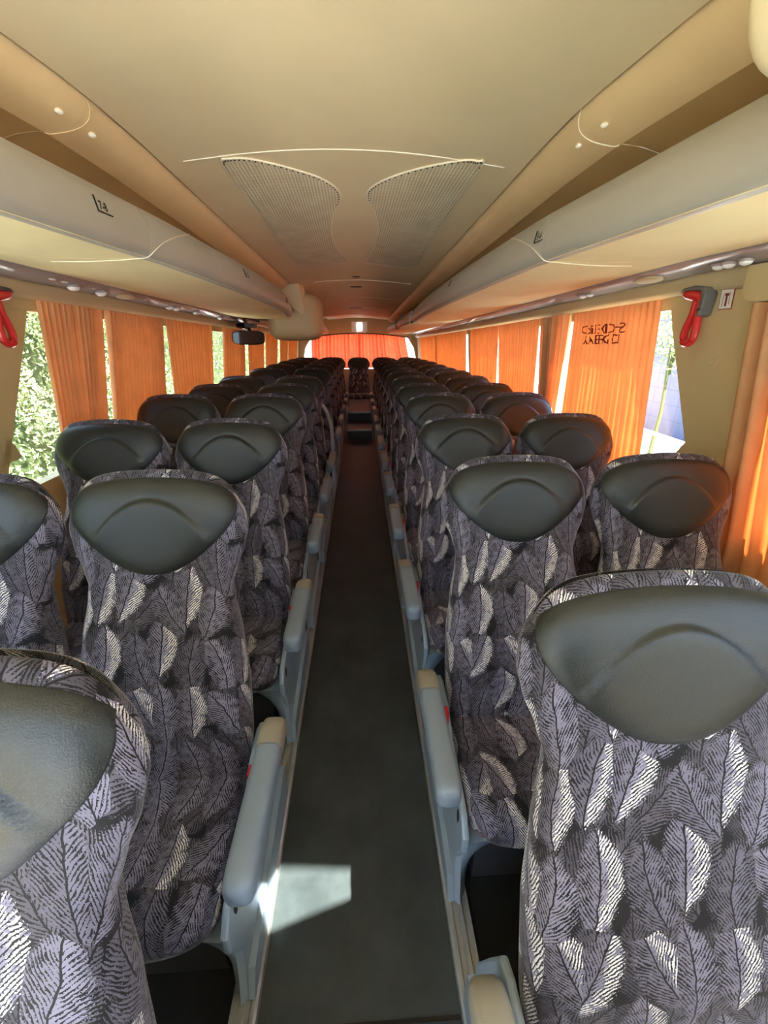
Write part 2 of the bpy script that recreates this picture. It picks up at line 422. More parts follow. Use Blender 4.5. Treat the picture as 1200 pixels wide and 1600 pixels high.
def bead(y, x0, x1, r, bow=0, mat_='seam', nm='trim_4'):
    mb = MB(); mb.tube([ceilpt(x0+(x1-x0)*i/16, y-bow*(1-(2*i/16-1)**2), -.0005) for i in range(17)], r, 6); struct(mb.build(nm, mat_))
bead(1.62, -.49, .50, .0020, .03)
bead(4.25, -.36, .50, .004, .02, nm='trim_5')
for y in (5.6, 7.0, 8.3): bead(y, -.5, .5, .004, 0, 'ceil', 'trim_6')
for x, y, hx, nm in ((.013, 4.05, .03, 0), (.007, 4.69, .055, 1), (-.014, 7.09, .10, 2)):
    mb = MB(); mb.box(ceilpt(x, y, -.001), (hx, .02+.02*nm, .002))
    tag(mb.build('ceiling_slot', 'dark', smooth=False), ['faint short dark slot in the ceiling ahead of the speaker grilles', 'dark slot in the ceiling just beyond the pale cross seam', 'long dark slot far back in the ceiling near the rear lamp'][nm], 'slot', 'dark slots in the ceiling')

# speaker grilles on the ceiling
GL = [(-.382, 1.642), (-.354, 1.621), (-.299, 1.632), (-.228, 1.683), (-.16, 1.744), (-.095, 1.811), (-.05, 1.894), (-.031, 1.998), (-.049, 2.133), (-.077, 2.271), (-.092, 2.43), (-.101, 2.668), (-.09, 2.966), (-.041, 3.28), (-.078, 3.39), (-.278, 3.482), (-.393, 3.446), (-.39, 2.822), (-.383, 2.179), (-.382, 1.803)]
GR = [(.427, 1.621), (.406, 1.591), (.369, 1.593), (.296, 1.645), (.227, 1.706), (.146, 1.796), (.099, 1.872), (.074, 1.951), (.081, 2.063), (.109, 2.188), (.129, 2.374), (.137, 2.653), (.126, 2.952), (.087, 3.271), (.114, 3.378), (.269, 3.446), (.435, 3.393), (.427, 2.772), (.424, 2.032)]
for G, lb in ((GL, 'left'), (GR, 'right')):
    G = G if lb == 'left' else G
    c = catmull([(x, y, 0) for x, y in G], 4, True)
    root = empty('speaker_grille', ceilpt(sum(p.x for p in c)/len(c), 2.5)); ox = root.location
    loc = lambda x, y, dz: tuple(Vector(ceilpt(x, y, dz))-ox)
    mb = MB(); cx = sum(p.x for p in c)/len(c); cy = sum(p.y for p in c)/len(c)
    rings = [[loc(p.x, p.y, .0) for p in c], [loc(p.x, p.y, -.004) for p in c]]
    for k in (.985, .9, .75, .55, .3, .08): rings.append([loc(cx+(p.x-cx)*k, cy+(p.y-cy)*k, -.0055) for p in c])
    mb.loft(rings); mb.build('grille_cloth', 'grille', root)
    # holes along the front rim
    for p in c[:32]:
        mb = MB(); mb.ball(loc(p.x+(cx-p.x)*.03, p.y+(cy-p.y)*.012, -.0058), (.0032, .0045, .0015), 6, 4); mb.build('rim_hole', 'dark', root)
    mb = MB(); mb.tube([loc(p.x, p.y, -.003) for p in c]+[loc(c[0].x, c[0].y, -.003)], .0026, 6); mb.build('rim_bead', 'seam', root)
    tag(root, 'curved ribbed speaker grille on the %s half of the ceiling' % lb, 'grille', 'ceiling speaker grilles')

# ------------------------------------------------------------------ ducts above the racks
YD = {1: (YF, 9.3), -1: (YF, 4.15)}
for s, nm in ((-1, 'left'), (1, 'right')):
    root = empty('air_duct', (s*.62, 1.25, 1.92)); o0 = root.location
    def dprof(y):
        e = xe(y)+.008
        return [(e, 1.962), (e+.004, 1.945), (e+.018, 1.925), (e+.045, 1.907), (e+.085, 1.893), (e+.095, 1.890)]
    def wprof(y):
        e = xe(y)+.008
        return [(e+.097, 1.893), (e+.16, 1.892), (e+.26, 1.875), (e+.38, 1.83), (e+.5, 1.775), (e+.58, 1.72)]
    for part, pf, mt in (('duct_panel', dprof, 'duct'), ('lining_panel', wprof, 'rackback')):
        for a, b in ((YF, 1.2472), (1.248, YD[s][1])):
            ys = [a]+[y for y in YC if a < y < b]+[b]
            mb = MB(); rr = [[Vector((s*x, y, z+drop(y)))-o0 for x, z in pf(y)] for y in ys]
            mb.grid(rr); mb.grid([[p+Vector((0, 0, .006)) for p in r] for r in rr]); mb.build(part, mt, root)
    for y in (1.19, 1.305):
        mb = MB(); e = xe(y)+.008; mb.ball(Vector((s*(e+.03), y, 1.913+drop(y)))-o0, (.009, .009, .006), 10, 6); mb.build('screw_cap', 'seam', root)
    mb = MB(); rr = catmull([Vector((s*x, 1.2475+.022*math.sin(i*.85), z+drop(1.25)-.0006))-o0 for i, (x, z) in enumerate(dprof(1.25)+wprof(1.25)[:3])], 5)
    mb.tube(rr, .0012, 5); mb.build('joint_bead', 'seam' if s > 0 else 'duct', root)
    tag(root, 'long rounded beige duct panel between ceiling and %s luggage rack' % nm, 'duct panel')

# ------------------------------------------------------------------ luggage racks
def railx(s, y):
    if s > 0:
        if y < 1.42: return .578+.055*max(0, 1.42-y)
        a, b = next(((p, q) for p, q in ((1.42, 5.0), (5.0, 6.8), (6.8, 9.3)) if y <= q), (6.8, 9.3))
    else:
        if y < 1.42: return .555+.05*max(0, 1.42-y)
        if y <= 4.3:
            t = (y-1.42)/2.88; return .555-.075*math.sin(PI*min(1, t*.93))+.045*max(0, t-.72)/.28
        a, b = (5.2, 9.3)
    t = (y-a)/(b-a); return .578-.05*math.sin(PI*t)+.02*t
RP = [(.016, 0), (.004, .006), (-.006, .022), (-.011, .05), (-.006, .082), (.004, .104), (.008, .108), (.012, .120), (.022, .125), (.032, .120), (.034, .10), (.036, 0)]
RB = 1.677
def text_mesh(name, s, size, material, parent, place, flip=False, bold=0.0):
    cu = bpy.data.curves.new(name, 'FONT'); cu.body = s; cu.size = size; cu.align_x = 'CENTER'; cu.resolution_u = 2; cu.offset = bold
    t = bpy.data.objects.new(name, cu); sc.collection.objects.link(t); bpy.context.view_layer.update()
    me = bpy.data.meshes.new_from_object(t.evaluated_get(bpy.context.evaluated_depsgraph_get())); bpy.data.objects.remove(t)
    bm = bmesh.new(); bm.from_mesh(me)
    bmesh.ops.triangulate(bm, faces=bm.faces)
    for _ in range(4):
        bmesh.ops.subdivide_edges(bm, edges=[e for e in bm.edges if e.calc_length() > size*.09], cuts=1); bmesh.ops.triangulate(bm, faces=[f_ for f_ in bm.faces if len(f_.verts) > 3])
    for v in bm.verts:
        x = -v.co.x if flip else v.co.x; v.co = Vector(place(x, v.co.y))
    bm.to_mesh(me); bm.free(); me.materials.clear(); me.materials.append(M[material]); me.name = name
    o = bpy.data.objects.new(name, me); sc.collection.objects.link(o)
    if parent: o.parent = parent
    return o
def build_rack(s, segs, label, plates, seams):
    root = empty('luggage_rack', (s*.8, (segs[0][0]+segs[-1][1])/2, RB)); o0 = root.location.copy()
    for a, b in segs:
        n = max(4, int((b-a)/.12)); ys = [a+.002+(b-a-.004)*i/n for i in range(n+1)]
        rings = []
        for i, y in enumerate(ys):
            yy = min(max(y, a+1e-4), b-1e-4); k = 1.0
            if (s > 0 and b > 3 and y > b-.2) or (s < 0 and b > 3 and b < 5 and y > b-.35):   # rounded tail
                k = max(.25, 1-((y-(b-(.2 if s > 0 else .35)))/(.2 if s > 0 else .35))**3*.6)
            rings.append([Vector((s*(railx(s, yy)+x+.03*(1-k)), y, RB+.06+(z-.06)*k+drop(y)))-o0 for x, z in RP])
        mb = MB(); mb.loft(rings); mb.build('rail', 'rail', root, sharp=50)
        sh_ = []
        for y in ys:
            xi = railx(s, min(max(y, a+1e-4), b-1e-4))+.012
            top_ = 1.083
            sh_.append([Vector((s*(xi+(top_-xi)*t), y, RB+.001+.016*t-.010*math.sin(PI*t)+drop(y)))-o0 for t in [i/8 for i in range(9)]]
                       + [Vector((s*(xi+(top_-xi)*t), y, RB+.028+.010*t+drop(y)))-o0 for t in [1-i/4 for i in range(5)]])
        mb = MB(); mb.loft(sh_); mb.build('shelf', 'shelf', root, sharp=50)
    for y in seams:   # pale bead across the joint
        pts = []
        for k, (x, z) in enumerate(RP[8::-1]):
            yy = y+.26*(z/.108)**1.7
            pts.append(Vector((s*(railx(s, yy)+x-.0012), yy, RB+z+drop(yy)))-o0)
        pts = list(catmull(pts, 4)); xi = railx(s, y-.01)
        for t in [i/8 for i in range(1, 6)]: pts.append(Vector((s*(xi+.014+.5*t), y+.13*t, RB-.0005+.016*t-.010*math.sin(PI*t)+drop(y)))-o0)
        mb = MB(); mb.tube(pts, .0013, 5); mb.build('joint_bead', 'seam', root)
    for y, z, txt, sz in plates:
        p = empty('number_plate'); bpy.data.objects.remove(p)
        xf = lambda zz, yy: s*(railx(s, yy)+interp(zz-RB-drop(yy), [(q, x) for x, q in RP[1:8]])-.0012)
        e1 = -1 if s > 0 else 1
        def pl(u, v, d=0): yy = y+e1*u; zz = z+v; return tuple(Vector((xf(zz, yy)-s*d, yy, zz))-o0)
        W, H = sz*1.35, sz*.85
        mb = MB(); mb.loft([[pl(u, v, d) for u, v in ((-W, -H*.7), (W, -H*.7), (W, H), (-W, H))] for d in (-.001, .0004)])
        plate = mb.build('number_plate', 'rail', root, smooth=False); plate['label'] = 'small plate reading %s' % txt
        text_mesh('lettering', txt, sz*1.15, 'ink', plate, lambda u, v: pl(u, v-.34*sz, .0016), bold=.0006)
        mb = MB(); mb.loft([[pl(u, v, d) for u, v in ((-W, -H*.78), (W, -H*.78), (W, -H*.66), (-W, -H*.66))] for d in (.0008, .003)])
        mb.loft([[pl(u, v, d) for u, v in ((-W, -H*.78), (-W*.93, -H*.78), (-W*.8, H), (-W*.87, H))] for d in (.0008, .0035)])
        mb.build('plate_edge', 'ink', plate, smooth=False)
    tag(root, label, 'luggage rack')
    return root
build_rack(1, [(YF, 1.42), (1.42, 5.0), (5.0, 6.8), (6.8, 9.25)], 'long overhead luggage rack along the right side with plate 5-6', [(1.43, 1.742, '5-6', .021), (2.60, 1.735, '9-10', .022), ], [1.42])
build_rack(-1, [(YF, 1.42), (1.42, 4.3)], 'overhead luggage rack along the left side with plate 7-8', [(1.21, 1.750, '7-8', .021), (2.28, 1.735, '11-12', .022), (3.36, 1.69, '15-16', .022)], [1.42])
build_rack(-1, [(5.2, 9.25)], 'distant left luggage rack beyond the rounded beige housing', [], [])

# service panels under the racks, with their strips
def cantrail(s):
    mb = MB(); ys = [YF, .5, 1.5, 3, 5, 7, 9.4]
    pr = [(1.075, 1.703), (1.085, 1.690), (1.12, 1.676), (1.165, 1.665), (1.182, 1.664), (1.185, 1.672), (1.10, 1.715), (1.075, 1.712)]
    mb.loft([[(s*x, y, z+drop(y)) for x, z in pr] for y in ys]); struct(mb.build('trim_7' if s < 0 else 'trim_8', 'service', sharp=50))
    mb = MB(); pr = [(1.180, 1.665), (1.176, 1.655), (1.180, 1.625), (1.188, 1.612), (1.203, 1.606), (1.215, 1.64), (1.205, 1.68)]
    mb.loft([[(s*x, y, z+drop(y)) for x, z in pr] for y in ys]); struct(mb.build('trim_9' if s < 0 else 'trim_10', 'strip', sharp=60))
    mb = MB(); pr = [(1.068, 1.700), (1.074, 1.696), (1.080, 1.700), (1.078, 1.706)]
    mb.loft([[(s*x, y, z+drop(y)) for x, z in pr] for y in ys]); struct(mb.build('trim_11' if s < 0 else 'trim_12', 'dark', sharp=60))
cantrail(1); cantrail(-1)
def svz(x, y): return 1.676-.011*(abs(x)-1.12)/.045+drop(y)
def reading_light(s, y, label, r=.022):
    root = empty('reading_light', (s*1.135, y, svz(1.135, y)-.002))
    mb = MB(); mb.loft([[(r*1.25*math.cos(t*PI/8), r*1.25*math.sin(t*PI/8), z) for t in range(16)] for z in (.004, -.003)]); mb.build('bezel', 'service', root)
    mb = MB(); mb.ball((0, 0, -.003), (r, r, r*.62), 14, 8); mb.build('lamp_lens', 'lens', root)
    tag(root, label, 'reading light', 'reading lights under the luggage racks')
def oval(s, y, label):
    mb = MB(); z = svz(1.13, y)
    rings = [[(s*(1.13)+.026*k*math.cos(t*PI/10), y+.085*k*math.sin(t*PI/10), svz(1.13+s*.026*k*math.cos(t*PI/10), y)-d) for t in range(20)] for k, d in ((1, -.002), (1, .003), (.9, .005), (.4, .0055))]
    mb.loft(rings); tag(mb.build('speaker_cover', 'housing'), label, 'speaker', 'oval speaker covers')
for y, lb in ((1.325, 'nearest reading light on the right panel, above the front orange curtain'), (1.385, 'reading light beside the red hammer on the right panel, second from the front'), (1.425, 'reading light above the red hammer on the right panel, third from the front'),
              (2.20, 'reading light on the right panel over the lettered curtain'), (2.27, 'reading light on the right panel just past the lettered curtain middle')):
    reading_light(1, y, lb, .017)
for y, lb in ((2.015, 'left of the two bright reading lights above the left curtains'), (2.21, 'right of the two bright reading lights above the left curtains'), (2.95, 'small reading light on the left panel above the pillar between curtains'),
              (3.05, 'reading light on the left panel above the third curtain'), (3.4, 'far reading light of the trio on the left panel above the third curtain'), (3.95, 'reading light on the left panel above the uncovered strip of window')):
    reading_light(-1, y, lb, .024)
for y, lb in ((1.76, 'pale oval speaker cover on right panel above lettered curtain'),): oval(1, y, lb)
for y, lb in ((2.42, 'pale oval speaker cover on left panel beside the two bright lights'),): oval(-1, y, lb)
for s, y, lb in ((-1, 1.86, 'small white switch on left panel before the bright reading lights'), (-1, 1.93, 'small white switch on left panel close to the first bright light'), (-1, 2.12, 'small switch between the two bright reading lights'), (-1, 2.60, 'small pale switch on left panel after the oval speaker')):
    mb = MB(); mb.ball((s*1.115, y, svz(1.115, y)-.001), (.008, .02, .004), 10, 6); tag(mb.build('switch', 'white'), lb, 'switch', 'small switches under the left rack')

# big rounded housing closing the left rack
root = empty('rack_end_housing', (-.59, 4.66, 1.44)); o0 = root.location
mb = MB(); mb.ball((0, .0, .18), (.255, .32, .21), 36, 24, .45); mb.build('housing_body', 'housing', root)
pp = catmull([(-.10, 0, .44), (-.03, 0, .56), (.055, 0, .52), (.10, 0, .39), (.115, 0, .21), (.05, 0, .235), (-.08, 0, .33)], 6, True)
mb = MB(); mb.loft([[Vector((p.x+dx, y, p.z)) for p in pp] for y, dx in ((-.40, 0), (-.38, .005), (-.2, .02))]); mb.build('end_plate', 'pale', root)
tag(root, 'large rounded beige housing closing the end of the left luggage rack', 'housing')

# corner of a pale housing, top right, close to the camera
mb = MB(); mb.ball((.47, .46, 1.82), (.10, .05, .135), 48, 24, .5)
tag(mb.build('rack_end_cover', 'pale'), 'pale rounded cover hanging in the top right corner before the rack', 'cover')
mb = MB()
pts = [(.4, 1.66), (1.345, 1.66), (1.345, 1.60), (1.335, 1.578), (1.31, 1.566), (1.28, 1.563), (.4, 1.563)]
mb.prism([(1.165, y, z) for y, z in pts], (.045, 0, 0)); struct(mb.build('trim_13', 'wall', smooth=False))

# ------------------------------------------------------------------ curtains
def curtain(side, top_, bot, label, n, zb=.86, mt='curtain', seed=0, amp=.011, zoff=0):
    rnd = random.Random(seed); N = n*10; K = 26
    ph = [rnd.uniform(-.6, .6) for _ in range(n+2)]; am = [rnd.uniform(.6, 1.3) for _ in range(n+2)]
    yc = (top_[0]+top_[1])/2; root_x = side*1.18
    def X(t, k):
        q = t*n; i = int(q); w_ = math.sin(2*PI*q+ph[min(i, n)]*math.sin(PI*(q-i))**2)
        a = amp*1.75*am[min(i, n)]*(1.0-.3*k)
        return a*math.copysign(abs(w_)**.75, w_)
    def pos(t, k):   # k 0 top .. 1 bottom
        kk = k**1.15
        y0 = top_[0]+(bot[0]-top_[0])*kk; y1 = top_[1]+(bot[1]-top_[1])*kk
        y = y0+(y1-y0)*t; ztop = 1.602+drop(y)+zoff
        z = ztop+(zb-ztop)*k
        x = side*(wallx(z)-.034)+X(t, k)
        return Vector((x, y, z))
    o0 = Vector((side*1.2, yc, zb))
    mb = MB(); mb.grid([[pos(j/N, i/K)-o0 for j in range(N+1)] for i in range(K+1)])
    o = mb.build('curtain', mt, None, sharp=80); o.location = o0
    tag(o, label, 'curtain', 'orange pleated window curtains')
    return o, pos
curtain(1, (1.02, 1.296), (.90, 1.245), 'amber curtain at the right edge, tied behind the nearest right seats', 5, zb=.72, seed=1, amp=.008, zoff=-.042)
c1, p1 = curtain(1, (1.706, 2.40), (1.695, 2.50), 'glowing orange curtain with lettering near the top, beside the red hammer', 17, seed=2, amp=.0040)
curtain(1, (2.455, 2.81), (2.60, 2.80), 'narrow bunched brown orange curtain just beyond the lettered one', 6, seed=3, amp=.014)
curtain(1, (2.88, 3.715), (2.95, 3.69), 'glowing curtain right of the thin seam, third window on the right', 15, seed=4, amp=.006)
curtain(1, (3.73, 4.66), (3.80, 4.69), 'glowing curtain left of the thin seam, third window on the right', 16, seed=5, amp=.006)
curtain(1, (4.92, 5.76), (4.95, 5.76), 'glowing curtain nearest the far right pillar, fourth window', 13, seed=6, amp=.008)
curtain(1, (5.78, 6.74), (5.79, 6.74), 'second glowing curtain beyond the far right pillar', 13, seed=7, amp=.008)
curtain(1, (6.79, 7.58), (6.80, 7.58), 'third small glowing curtain far back on the right', 11, seed=8, amp=.009)
curtain(1, (7.60, 8.60), (7.61, 8.58), 'rearmost glowing curtain on the right side', 11, seed=9, amp=.009)
curtain(-1, (1.815, 2.25), (1.795, 2.10), 'flared brown orange curtain nearest on the left, beside the leafy view', 14, zb=.80, seed=10, amp=.010)
curtain(-1, (2.275, 2.90), (2.175, 2.80), 'second brown orange curtain on the left, right of the white sliver', 15, seed=11, amp=.010)
curtain(-1, (2.945, 3.84), (2.99, 3.77), 'third orange curtain on the left, before the uncovered strip of window', 15, seed=12, amp=.007)
curtain(-1, (4.125, 4.86), (4.05, 4.85), 'orange curtain on the left behind the hanging mirror', 10, seed=13, amp=.012)
curtain(-1, (5.03, 5.86), (5.03, 5.83), 'orange curtain right of the hanging mirror on the left side', 10, seed=14, amp=.010)
curtain(-1, (5.95, 6.83), (5.96, 6.81), 'far left orange curtain below the rounded housing', 10, seed=15, amp=.010)
curtain(-1, (7.02, 7.76), (7.05, 7.75), 'second last orange curtain on the left side', 9, seed=16, amp=.010)
curtain(-1, (7.83, 9.0), (7.84, 9.0), 'rearmost orange curtain on the left side', 12, seed=17, amp=.010)
# lettering on the near right curtain (read through the cloth)
def on_c1(y, z):
    k = (1.602-z)/(1.602-.86)
    for _ in range(6):
        kk = k**1.15; y0 = 1.706+(1.695-1.706)*kk; y1 = 2.40+(2.50-2.40)*kk
        t = min(1, max(0, (y-y0)/(y1-y0))); k = max(0, min(1, (1.602+drop(y)-z)/(1.602+drop(y)-.86)))
    return p1(t, k).x
def put(yc, zc, slope):
    def f(u, v):
        u = u*1.22; y = yc-u; z = zc+v+slope*u
        return tuple(Vector((on_c1(y, z)-.008, y, z))-c1.location)
    return f
text_mesh('lettering', 'SrICDEEikD', .060, 'letter', c1, put(2.10, 1.478, .02), flip=True)
text_mesh('lettering', "AA ERGCI", .060, 'letter', c1, put(2.11, 1.432, .03))
# rear window curtains
def rear_curtain(x0t, x1t, x0b, x1b, label, seed, dy_=0):
    rnd = random.Random(seed); n = 13; N = n*8; ph = [rnd.uniform(-.8, .8) for _ in range(n+1)]; am = [rnd.uniform(.5, 1.5) for _ in range(n+1)]
    rows = []
    for i in range(17):
        k = i/16; r = []
        for j in range(N+1):
            t = j/N; q = t*n; ii = min(int(q), n-1)
            x = (x0t+(x0b-x0t)*k)+((x1t+(x1b-x1t)*k)-(x0t+(x0b-x0t)*k))*t
            zt_ = 1.468-.075*(x/1.0)**2; z = zt_+(.80-zt_)*k
            r.append(Vector((x, 9.36+dy_+.026*am[ii]*math.sin(2*PI*q+ph[ii])*(1-.2*k), z)))
        rows.append(r)
    mb = MB(); mb.grid(rows); tag(mb.build('curtain', 'rearcurtain', None, sharp=80), label, 'curtain', 'rear window curtains')
rear_curtain(-.95, .045, -.98, .045, 'left red orange curtain across the rear window', 31)
rear_curtain(.02, .97, .02, 1.10, 'right red orange curtain across the rear window', 32, .056)
mb = MB(); mb.tube([(x/20, 9.30, 1.476-.075*(x/20)**2) for x in range(-21, 22)], .010, 8); tag(mb.build('curtain_rod', 'metal'), 'dark bowed curtain rod above the rear window', 'curtain rod')
for x, r, lb in ((-.03, .035, 'small white dome fixture at the middle of the rear curtain rod'), (.13, .022, 'tiny pale fixture right of the white dome above the rear curtains')):
    mb = MB(); mb.ball((x, 9.40, 1.488), (r, .05, r*.8), 14, 8); tag(mb.build('dome_fixture', 'white'), lb, 'fixture', 'fixtures above the rear window')
root = empty('rear_lamp', (.03, 9.40, 1.60))
mb = MB(); mb.box((0, .03, 0), (.16, .03, .095)); mb.build('lamp_housing', 'white', root, smooth=False)
mb = MB(); mb.box((0, -.004, 0), (.05, .006, .075)); mb.build('lamp_lens', 'lamp', root, smooth=False)
for dz in (-.055, 0, .055):
    mb = MB(); mb.box((0, -.012, dz), (.15, .004, .008)); mb.build('louvre', 'white', root, smooth=False)
tag(root, 'small lit white lamp on the bulkhead above the rear curtains', 'lamp')

# ------------------------------------------------------------------ seats
CR, SR = math.cos(math.radians(20)), math.sin(math.radians(20))
WID = [(-.06, .205), (0, .212), (.12, .220), (.28, .217), (.42, .202), (.51, .186), (.555, .182), (.60, .194), (.66, .216), (.71, .2265), (.755, .222), (.80, .202)]
CY = [(-.06, .0), (.05, .012), (.16, .028), (.30, .018), (.45, .006), (.60, .010), (.80, .018)]
TH = [(-.06, .085), (.2, .10), (.45, .085), (.60, .070), (.72, .066), (.80, .06)]
def topz(t): a = abs(t); return .800-.020*a**2-.050*a**7
def bpos(t, v, front=True):
    sN = -.06+(topz(t)+.06)*v
    wd = interp(-.06+.86*v, WID); x = t*wd
    et = max(0, 1-abs(t)**7)**.42; ev = max(0, 1-max(0, (v-.86)/.14)**2.2)**.5; eb = max(0, 1-max(0, (.08-v)/.08)**3)**.5
    half = interp(sN, TH)*.5*et*ev*eb
    wing = .012*(abs(t)**3)*math.exp(-((v-.45)/.35)**2)
    n_ = (interp(sN, CY)*(1-abs(t)**6)+wing*et + half) if front else -half*1.1
    if front: n_ += .0
    y = sN*SR-n_*CR; z = sN*CR+n_*SR
    return Vector((x, y, z+.37)), sN, x
def pillow(fn, NT, NV, name, material, parent):
    rows = []; uvs = []; v = []; f = []
    tt = [math.sin(PI/2*(2*i/NT-1)) for i in range(NT+1)]; vv = []
    for j in range(NV+1):
        k = j/NV; vv.append(k if k < .8 else .8+.2*math.sin(PI/2*(k-.8)/.2))
    for side in (True, False):
        base = len(v)
        for j in range(NV+1):
            for i in range(NT+1):
                v.append(fn(tt[i], vv[j], side))
        for j in range(NV):
            for i in range(NT):
                a = base+j*(NT+1)+i; q = (a, a+1, a+NT+2, a+NT+1)
                f.append(q if side else q[::-1])
    # uv by arc length, continuing over the rim on the back
    P = [Vector(p) for p in v]; uv = [None]*len(v); W = NT+1; mid = NT//2
    for side in (0, 1):
        b = side*W*(NV+1)
        vm = [0.0]
        for j in range(1, NV+1): vm.append(vm[-1]+(P[b+j*W+mid]-P[b+(j-1)*W+mid]).length)
        tot = vm[-1]
        for j in range(NV+1):
            us = [0.0]
            for i in range(1, W): us.append(us[-1]+(P[b+j*W+i]-P[b+j*W+i-1]).length)
            c = us[mid]
            # vertical arc length per column near the top
            for i in range(W): uv[b+j*W+i] = (us[i]-c, vm[j] if side == 0 else 2*tot-vm[j])
    o = mk(name, [tuple(p) for p in v], f, material, parent, True, uv)
    bm = bmesh.new(); bm.from_mesh(o.data)
    bmesh.ops.remove_doubles(bm, verts=bm.verts, dist=2e-5); bmesh.ops.recalc_face_normals(bm, faces=bm.faces); bm.to_mesh(o.data); bm.free()
    o.data.polygons.foreach_set('use_smooth', [True]*len(o.data.polygons))
    return o
def front_at(x, sN):
    v = .5; t = 0
    for _ in range(14):
        v = min(1, max(0, (sN+.06)/(topz(t)+.06))); t = max(-.995, min(.995, x/interp(-.06+.86*v, WID)))
    return bpos(t, v)[0]
NRM = Vector((0, -CR, SR))
def make_pad(parent):
    half = [(0, .780), (.06, .778), (.115, .772), (.165, .759), (.196, .736), (.2075, .708), (.203, .680), (.184, .648), (.152, .614), (.112, .580), (.070, .554), (.032, .541), (0, .538)]
    pts = half+[(-x, s_) for x, s_ in half[-2:0:-1]]
    ol = catmull([(x, s_, 0) for x, s_ in pts], 4, True); c = Vector((0, .672, 0))
    rad = [1.0, .998, .99, .975, .95]+[.95-.03*i for i in range(1, 31)]
    rows = []
    for r in rad:
        row = []
        for p in ol:
            q = c+(p-c)*r; x, s_ = q.x, q.y
            h = .0115*(1-r**9)
            if r == 1.0: h = -.003
            arch = .727-.090*(abs(x)/.138)**2.0
            d = s_-arch
            h += (-.0045*math.exp(-(d/.006)**2) + .0075/(1+math.exp(min(50, d/.0028)))*math.exp(min(0, d+.02)/.10))*(1-r**8)
            row.append(front_at(x, s_)+NRM*(h+.001))
        rows.append(row)
    mb = MB(); b = mb.grid(rows, close_u=True); n_ = len(ol); L = b+(len(rad)-1)*n_
    mb.v.append(tuple(front_at(0, .672)+NRM*(.0125+.0075*math.exp(-.35)))); k = len(mb.v)-1
    for j in range(n_): mb.f.append((L+j, L+(j+1) % n_, k))
    return mb.build('headrest_pad', 'leather', parent, sharp=75)
def cush(t, v, front=True):
    # v 0 rear .. 1 front edge ; top / bottom
    wd = interp(v, [(0, .205), (.3, .218), (.7, .222), (.9, .212), (1, .178)])
    x = t*wd; y = .06-.43*v+.02*abs(t)**3*v
    et = max(0, 1-abs(t)**6)**.45; ev = max(0, 1-max(0, (v-.78)/.22)**2.4)**.5
    if front: z = .335+(.070+.012*v-.010*(1-t*t)+.0)*et*ev
    else: z = .335-.065*et*ev
    return Vector((x, y, z))
def rbar(mb, rings):
    mb.loft(rings)
def se(cx, cz, hx, hz, y, n=20, e=.55):
    f = lambda q: math.copysign(abs(q)**e, q)
    return [(cx+hx*f(math.cos(2*PI*k/n)), y, cz+hz*f(math.sin(2*PI*k/n))) for k in range(n)]
